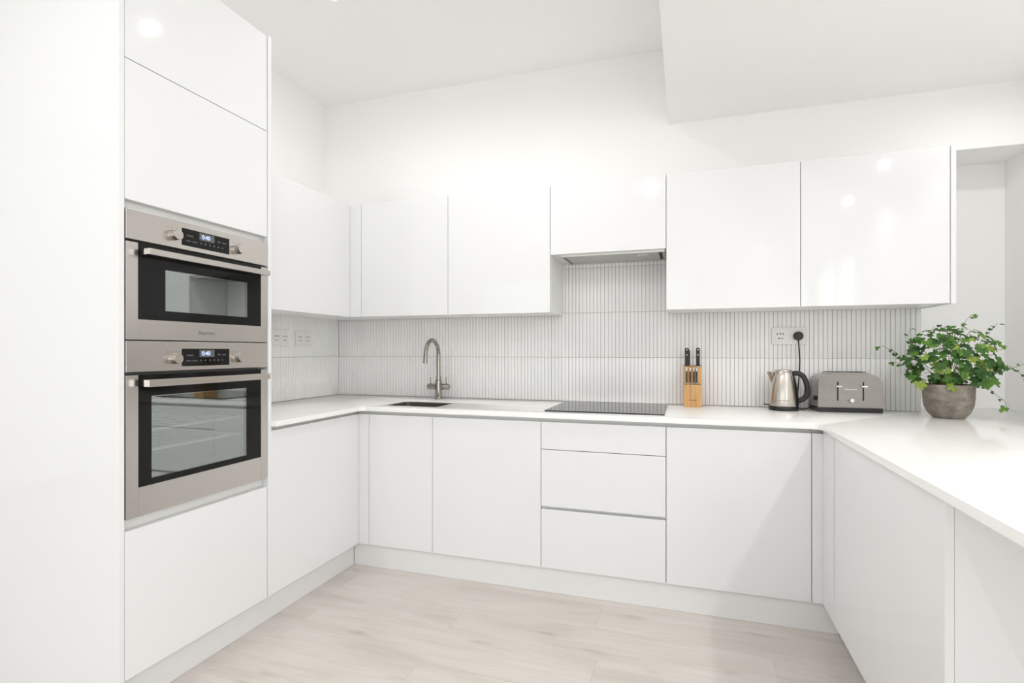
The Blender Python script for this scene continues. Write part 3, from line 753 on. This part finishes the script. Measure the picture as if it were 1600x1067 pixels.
# ------------------------------------------------------------------ knife block
kn = thing('knife_block', (2.463, -0.085, ZW), 'light beech knife block with black-handled knives beside the hob', 'knife block', rz=0.03)
def B(o): o.parent = kn; return o
# side profile in (y, z): front is -y
kw = 0.0495
B(prism('block', 'beech', [(-0.058, 0.0005), (0.055, 0.0005), (0.055, 0.236), (-0.022, 0.226), (-0.038, 0.134), (-0.058, 0.126)], 'X', -kw, kw, None, 0.002))
blk = [o for o in kn.children][0]
bm = bmesh.new(); xx = -0.020
while xx < 0.020:
    w_ = random.uniform(0.0018, 0.0034)
    add_box(bm, xx, -0.0587, 0.0375, xx+w_, -0.0575, 0.0375+random.choice((0.0035, 0.0035, 0.005))); xx += w_+0.001
q = finish('lettering', bm, 'print_brown'); q.parent = blk
bm = bmesh.new()
for xx in (-0.033, -0.013, 0.007, 0.022, 0.036): add_box(bm, xx-.005, -0.0595+.004, 0.1245, xx+.005, -0.040, 0.1315)
q = finish('slots', bm, 'slot'); q.parent = blk
# six-knife set: slim steak knives along the slanted face
tilt = math.atan2(0.016, 0.092)
def knife(name, x, y, z, ln, r, ang, label, big):
    k = bpy.data.objects.new(name, None); COL.objects.link(k)
    k.matrix_world = Matrix.Translation((2.463, -0.085, ZW)) @ Matrix.Rotation(0.03, 4, 'Z') @ Matrix.Translation((x, y, z)) @ Matrix.Rotation(ang, 4, 'X')
    tag(k, label, 'knife', 'knives in the beech block')
    if big:
        bm = bmesh.new()
        pr = round_poly([Vector((-r, 0.0, 0)), Vector((r, 0.0, 0)), Vector((r*1.05, ln, 0)), Vector((-r*1.05, ln, 0))], [0.001, 0.001, r*0.8, r*0.8], 6)
        add_prism(bm, [(p.x, p.y) for p in pr], 'Y', -0.0075, 0.0075)
        bmesh.ops.bevel(bm, geom=[e for e in bm.edges if e.calc_face_angle(0) > 0.9], offset=0.0018, segments=2, profile=0.5, affect='EDGES')
        h = finish('handle', bm, 'black', None, smooth=True, angle=0.9); h.parent = k
        for zz in (ln*0.62, ln*0.90):
            rv = lathe('rivet', 'chrome', [(0.0, -0.0085), (0.0032, -0.0085), (0.0036, -0.0074)], (0, 0, zz), None, 14, 'Y', False); rv.parent = h
        b = box('blade', 'chrome', -r*0.8, -0.001, -0.06, r*0.8, 0.001, 0.0, None); b.parent = k
    else:
        h = tube('handle', 'steel_v', [(0, 0, 0.0), (0, 0, ln*0.5), (0, 0, ln)], [r*0.8, r, r*0.95], None, 12); h.parent = k
        c = lathe('end_cap', 'chrome', [(r*0.98, ln), (r*1.1, ln+.003), (r*0.7, ln+.009), (0.0, ln+.010)], (0, 0, 0), None, 14, 'Z', False); c.parent = h
        f = box('handle_scale', 'black', -r*0.55, -r*1.12, ln*0.1, r*0.55, -r*0.6, ln*0.85, None, 0.0008); f.parent = h
    return k
knife('kitchen_knife', -0.030, -0.012, 0.229, 0.106, 0.0105, 0.02, 'big black-handled knife at the left front of the block', True)
knife('kitchen_knife', -0.022, 0.020, 0.233, 0.090, 0.0100, 0.02, 'big black-handled knife half hidden behind another at left', True)
knife('kitchen_knife', 0.030, -0.008, 0.230, 0.106, 0.0098, 0.02, 'lone big black-handled knife at the right of the block', True)
for xx, lb in ((-0.033, 'leftmost'), (-0.013, 'second from left'), (0.007, 'third from left'), (0.022, 'rightmost')):
    knife('steak_knife', xx, -0.0465, 0.128, 0.086, 0.0060, -tilt, 'slim steel-ended knife, %s on the front of the block' % lb, False)

# ------------------------------------------------------------------ potted plant
PX, PY = 3.615, -0.265
pt = thing('potted_plant', (PX, PY, ZW), 'bushy green leafy plant in a rounded brown stone pot', 'plant')
def P_(o): o.parent = pt; return o
P_(lathe('pot', 'pot', [(0.0, 0.0008), (0.060, 0.0008), (0.064, 0.004), (0.083, 0.028), (0.095, 0.060), (0.099, 0.100), (0.1005, 0.158), (0.098, 0.160), (0.094, 0.158), (0.093, 0.135), (0.0, 0.135)], (0, 0, 0), None, 56, 'Z', False))
P_(lathe('soil', 'soil', [(0.092, 0.1355), (0.060, 0.142), (0.030, 0.139), (0.0, 0.143)], (0, 0, 0), None, 32, 'Z', False))
def leaf_mesh(name, kind, seed, m):
    rnd = random.Random(seed); bm = bmesh.new()
    lobes = (5, 3, 5, 7)[kind]; pts = []
    N_ = lobes*8
    for i in range(N_+1):
        a = -2.35+4.7*i/N_              # fan, opening at the stalk
        u = (i/N_*lobes) % 1.0
        lob = 0.62+0.38*(math.sin(PI*u)**0.6)
        tooth = 0.05*math.sin(i*PI/1.5)
        env = (1.0-0.28*abs(a)/2.35)
        r = (lob+tooth)*env*(1+rnd.uniform(-.05, .05))
        pts.append((r*math.sin(a), r*math.cos(a)))
    c = bm.verts.new((0, 0, 0)); o_ = []; m_ = []
    for x, y in pts:
        m_.append(bm.verts.new((x*0.5, y*0.5+.03, 0.07+0.03*math.sin(6*x))))
        o_.append(bm.verts.new((x, y, -0.10*(x*x+y*y)+0.06*math.sin(9*math.atan2(x, y)))))
    for i in range(N_):
        bm.faces.new((c, m_[i], m_[i+1])); bm.faces.new((m_[i], o_[i], o_[i+1], m_[i+1]))
    me = bpy.data.meshes.new(name); bmesh.ops.recalc_face_normals(bm, faces=bm.faces[:]); bm.to_mesh(me); bm.free()
    for p in me.polygons: p.use_smooth = True
    me.materials.append(M[m]); return me
LM = {m: [leaf_mesh('leaf', k, 11*k+3, m) for k in range(4)] for m in ('leafA', 'leafB', 'leafC')}
LRND = random.Random(21)
def put_leaf(p, size, normal, m, kind=None):
    me = LM[m][LRND.randrange(4) if kind is None else kind]
    o = bpy.data.objects.new('leaf', me); COL.objects.link(o); o.parent = pt
    q = Vector(normal).normalized().to_track_quat('Z', 'Y').to_matrix().to_4x4()
    mw = Matrix.Translation(p) @ q @ Matrix.Rotation(LRND.uniform(0, 2*PI), 4, 'Z') @ Matrix.Diagonal((size, size*LRND.uniform(.85, 1.1), size, 1))
    o.matrix_local = mw
def stem(pts, r=0.0013):
    s = tube('stem', 'stem', smooth_path(pts, 4), r, None, 5); s.parent = pt
# main crown: stems fan out from the soil, leaves fill a loose dome over and around the rim
def dome(k):
    while True:
        v = Vector((LRND.gauss(0, 1), LRND.gauss(0, 1), LRND.gauss(0, 1))).normalized()
        rr = 0.55+0.45*LRND.random()**0.5
        p = Vector((v.x*0.205*rr+0.012, v.y*0.150*rr, 0.282+v.z*0.155*rr))
        if p.z < 0.168 and math.hypot(p.x, p.y) < 0.108: continue
        if p.y > 0.06 and LRND.random() < 0.5: continue
        return p, v
for i in range(34):
    p, v = dome(i)
    b0 = (LRND.uniform(-.05, .05), LRND.uniform(-.04, .04), 0.138)
    stem([b0, (p.x*0.4, p.y*0.4, 0.145+(p.z-0.145)*0.6+.01), (p.x*0.8, p.y*0.8, p.z+.004), tuple(p)])
for i in range(238):
    p, v = dome(i)
    nrm = Vector((v.x*0.8, v.y*0.6-0.45, max(v.z, -0.2)*0.7+0.45))+Vector((LRND.uniform(-.45, .45), LRND.uniform(-.4, .3), LRND.uniform(-.25, .35)))
    f = LRND.random()
    lime = 0.22 if p.x > 0.03 else 0.10
    m = 'leafC' if f < lime else ('leafB' if f < 0.55 else 'leafA')
    put_leaf(p, LRND.uniform(0.019, 0.036)*(0.75 if p.z > 0.37 else 1.0), nrm, m)
# airy top sprays and trailing shoots seen against the wall
def spray(pts, n, s0, s1, m='leafB', spread=0.016):
    stem(pts, 0.0009)
    path = smooth_path(pts, 6)
    for i in range(n):
        p = path[int(len(path)*(0.45+0.55*i/max(1, n-1)))-1 if i else int(len(path)*0.45)]
        p = Vector(p)+Vector((LRND.uniform(-1, 1), LRND.uniform(-.6, .6), LRND.uniform(-.7, .7)))*spread
        put_leaf(p, LRND.uniform(s0, s1), (LRND.uniform(-.4, .4), LRND.uniform(-.9, -.2), LRND.uniform(.3, 1)), m)
spray([(0.02, 0, .16), (0.045, 0.0, .34), (0.05, -.01, .43), (0.085, -.01, .488)], 6, .010, .017, 'leafB', .028)
spray([(0.05, 0, .16), (0.11, 0.0, .33), (0.15, -.01, .40), (0.185, -.01, .445)], 6, .011, .018, 'leafA', .026)
spray([(-.02, 0, .16), (-.06, 0.0, .33), (-.075, -.01, .40), (-.060, -.01, .432)], 5, .011, .018, 'leafA', .022)
spray([(-.04, 0, .16), (-.12, 0.0, .30), (-.165, -.01, .38), (-.155, -.01, .43)], 5, .011, .017, 'leafA', .02)
spray([(-.04, 0, .16), (-.16, 0.0, .27), (-.225, -.01, .315), (-.275, -.01, .345)], 6, .011, .017, 'leafA', .022)
spray([(-.04, 0, .16), (-.13, 0.0, .22), (-.19, -.01, .255), (-.235, -.01, .265)], 6, .011, .017, 'leafA', .02)
spray([(0.05, 0, .16), (0.17, 0.0, .24), (0.24, -.01, .24), (0.295, -.01, .265)], 4, .008, .013, 'leafB', .018)
spray([(0.05, 0, .16), (0.19, 0.0, .25), (0.26, -.01, .225), (0.285, -.01, .18)], 5, .010, .016, 'leafA', .016)
spray([(0.05, -.01, .16), (0.12, -.02, .175), (0.17, -.02, .12), (0.205, -.02, .09), (0.215, -.02, .06)], 3, .008, .012, 'leafA', .010)
put_leaf(Vector((0.200, -.03, .045)), 0.024, (0.2, -1, .15), 'leafB', 1)
put_leaf(Vector((0.155, -.05, .165)), 0.036, (0.2, -1, .2), 'leafB', 3)
put_leaf(Vector((-0.02, -.10, .155)), 0.030, (-.1, -1, .35), 'leafC', 0)
put_leaf(Vector((-0.13, -.05, .165)), 0.033, (-.2, -1, .35), 'leafC', 2)

# ------------------------------------------------------------------ recessed downlights
def downlight(x, y, zc, label, power, cone):
    d = thing('downlight', (x, y, zc), label, 'light', 'recessed ceiling downlights')
    r = lathe('trim_ring', 'white', [(0.046, -0.0005), (0.046, -0.004), (0.043, -0.006), (0.036, -0.004), (0.034, -0.0008)], (0, 0, 0), None, 32, 'Z', False); r.parent = d
    f = lathe('lamp_face', 'lampface', [(0.0, -0.003), (0.034, -0.003), (0.034, -0.001)], (0, 0, 0), None, 24, 'Z', False); f.parent = d
    l = bpy.data.lights.new('downlight_beam', 'SPOT'); l.energy = power*4; l.spot_size = math.radians(cone); l.spot_blend = 0.55 if cone > 175 else 1.0
    l.shadow_soft_size = 0.024; l.color = (1.0, 0.992, 0.985)
    o = bpy.data.objects.new('downlight_beam', l); COL.objects.link(o); o.parent = d; o.location = (0, 0, -0.02)
for x, y, zc, lb, pw, cone in (
        (1.676, -1.137, ZC, 'ceiling downlight mirrored at the top of the tall unit', DOWN_K, 172),
        (0.72, -1.03, ZC, 'ceiling downlight just above the frame over the left base unit', DOWN_D, 178),
        (0.531, -3.466, ZC, 'ceiling downlight mirrored in the unit left of the extractor, upper spot', DOWN_W, 178),
        (2.07, -3.37, ZC, 'ceiling downlight mirrored in the extractor unit', DOWN_W, 178),
        (3.785, -1.827, ZCL, 'low ceiling downlight mirrored high in the right end unit', DOWN_R, 170),
        (3.819, -2.818, ZCL, 'low ceiling downlight mirrored lower in the right end unit', DOWN_R, 170),
        (3.84, -0.62, ZCL, 'low ceiling downlight by the recess, just beyond the right end unit', DOWN_E, 178),
        (0.644, -4.195, ZC, 'ceiling downlight mirrored in the unit left of the extractor, lower spot', DOWN_L, 150),
        (-1.938, -3.80, ZC, 'ceiling downlight mirrored in the tall side panel', DOWN_L, 140),
        (-1.94, -5.60, ZC, 'added unseen ceiling downlight on the left, behind the camera', DOWN_L, 130),  # this and the next two are unseen lamps added to light the room
        (0.20, -5.60, ZC, 'added unseen ceiling downlight in the middle, toward the front wall', DOWN_L, 130),
        (3.40, -5.20, ZCL, 'added unseen low ceiling downlight on the right, behind the camera', DOWN_L, 130)):
    downlight(x, y, zc, lb, pw, cone)
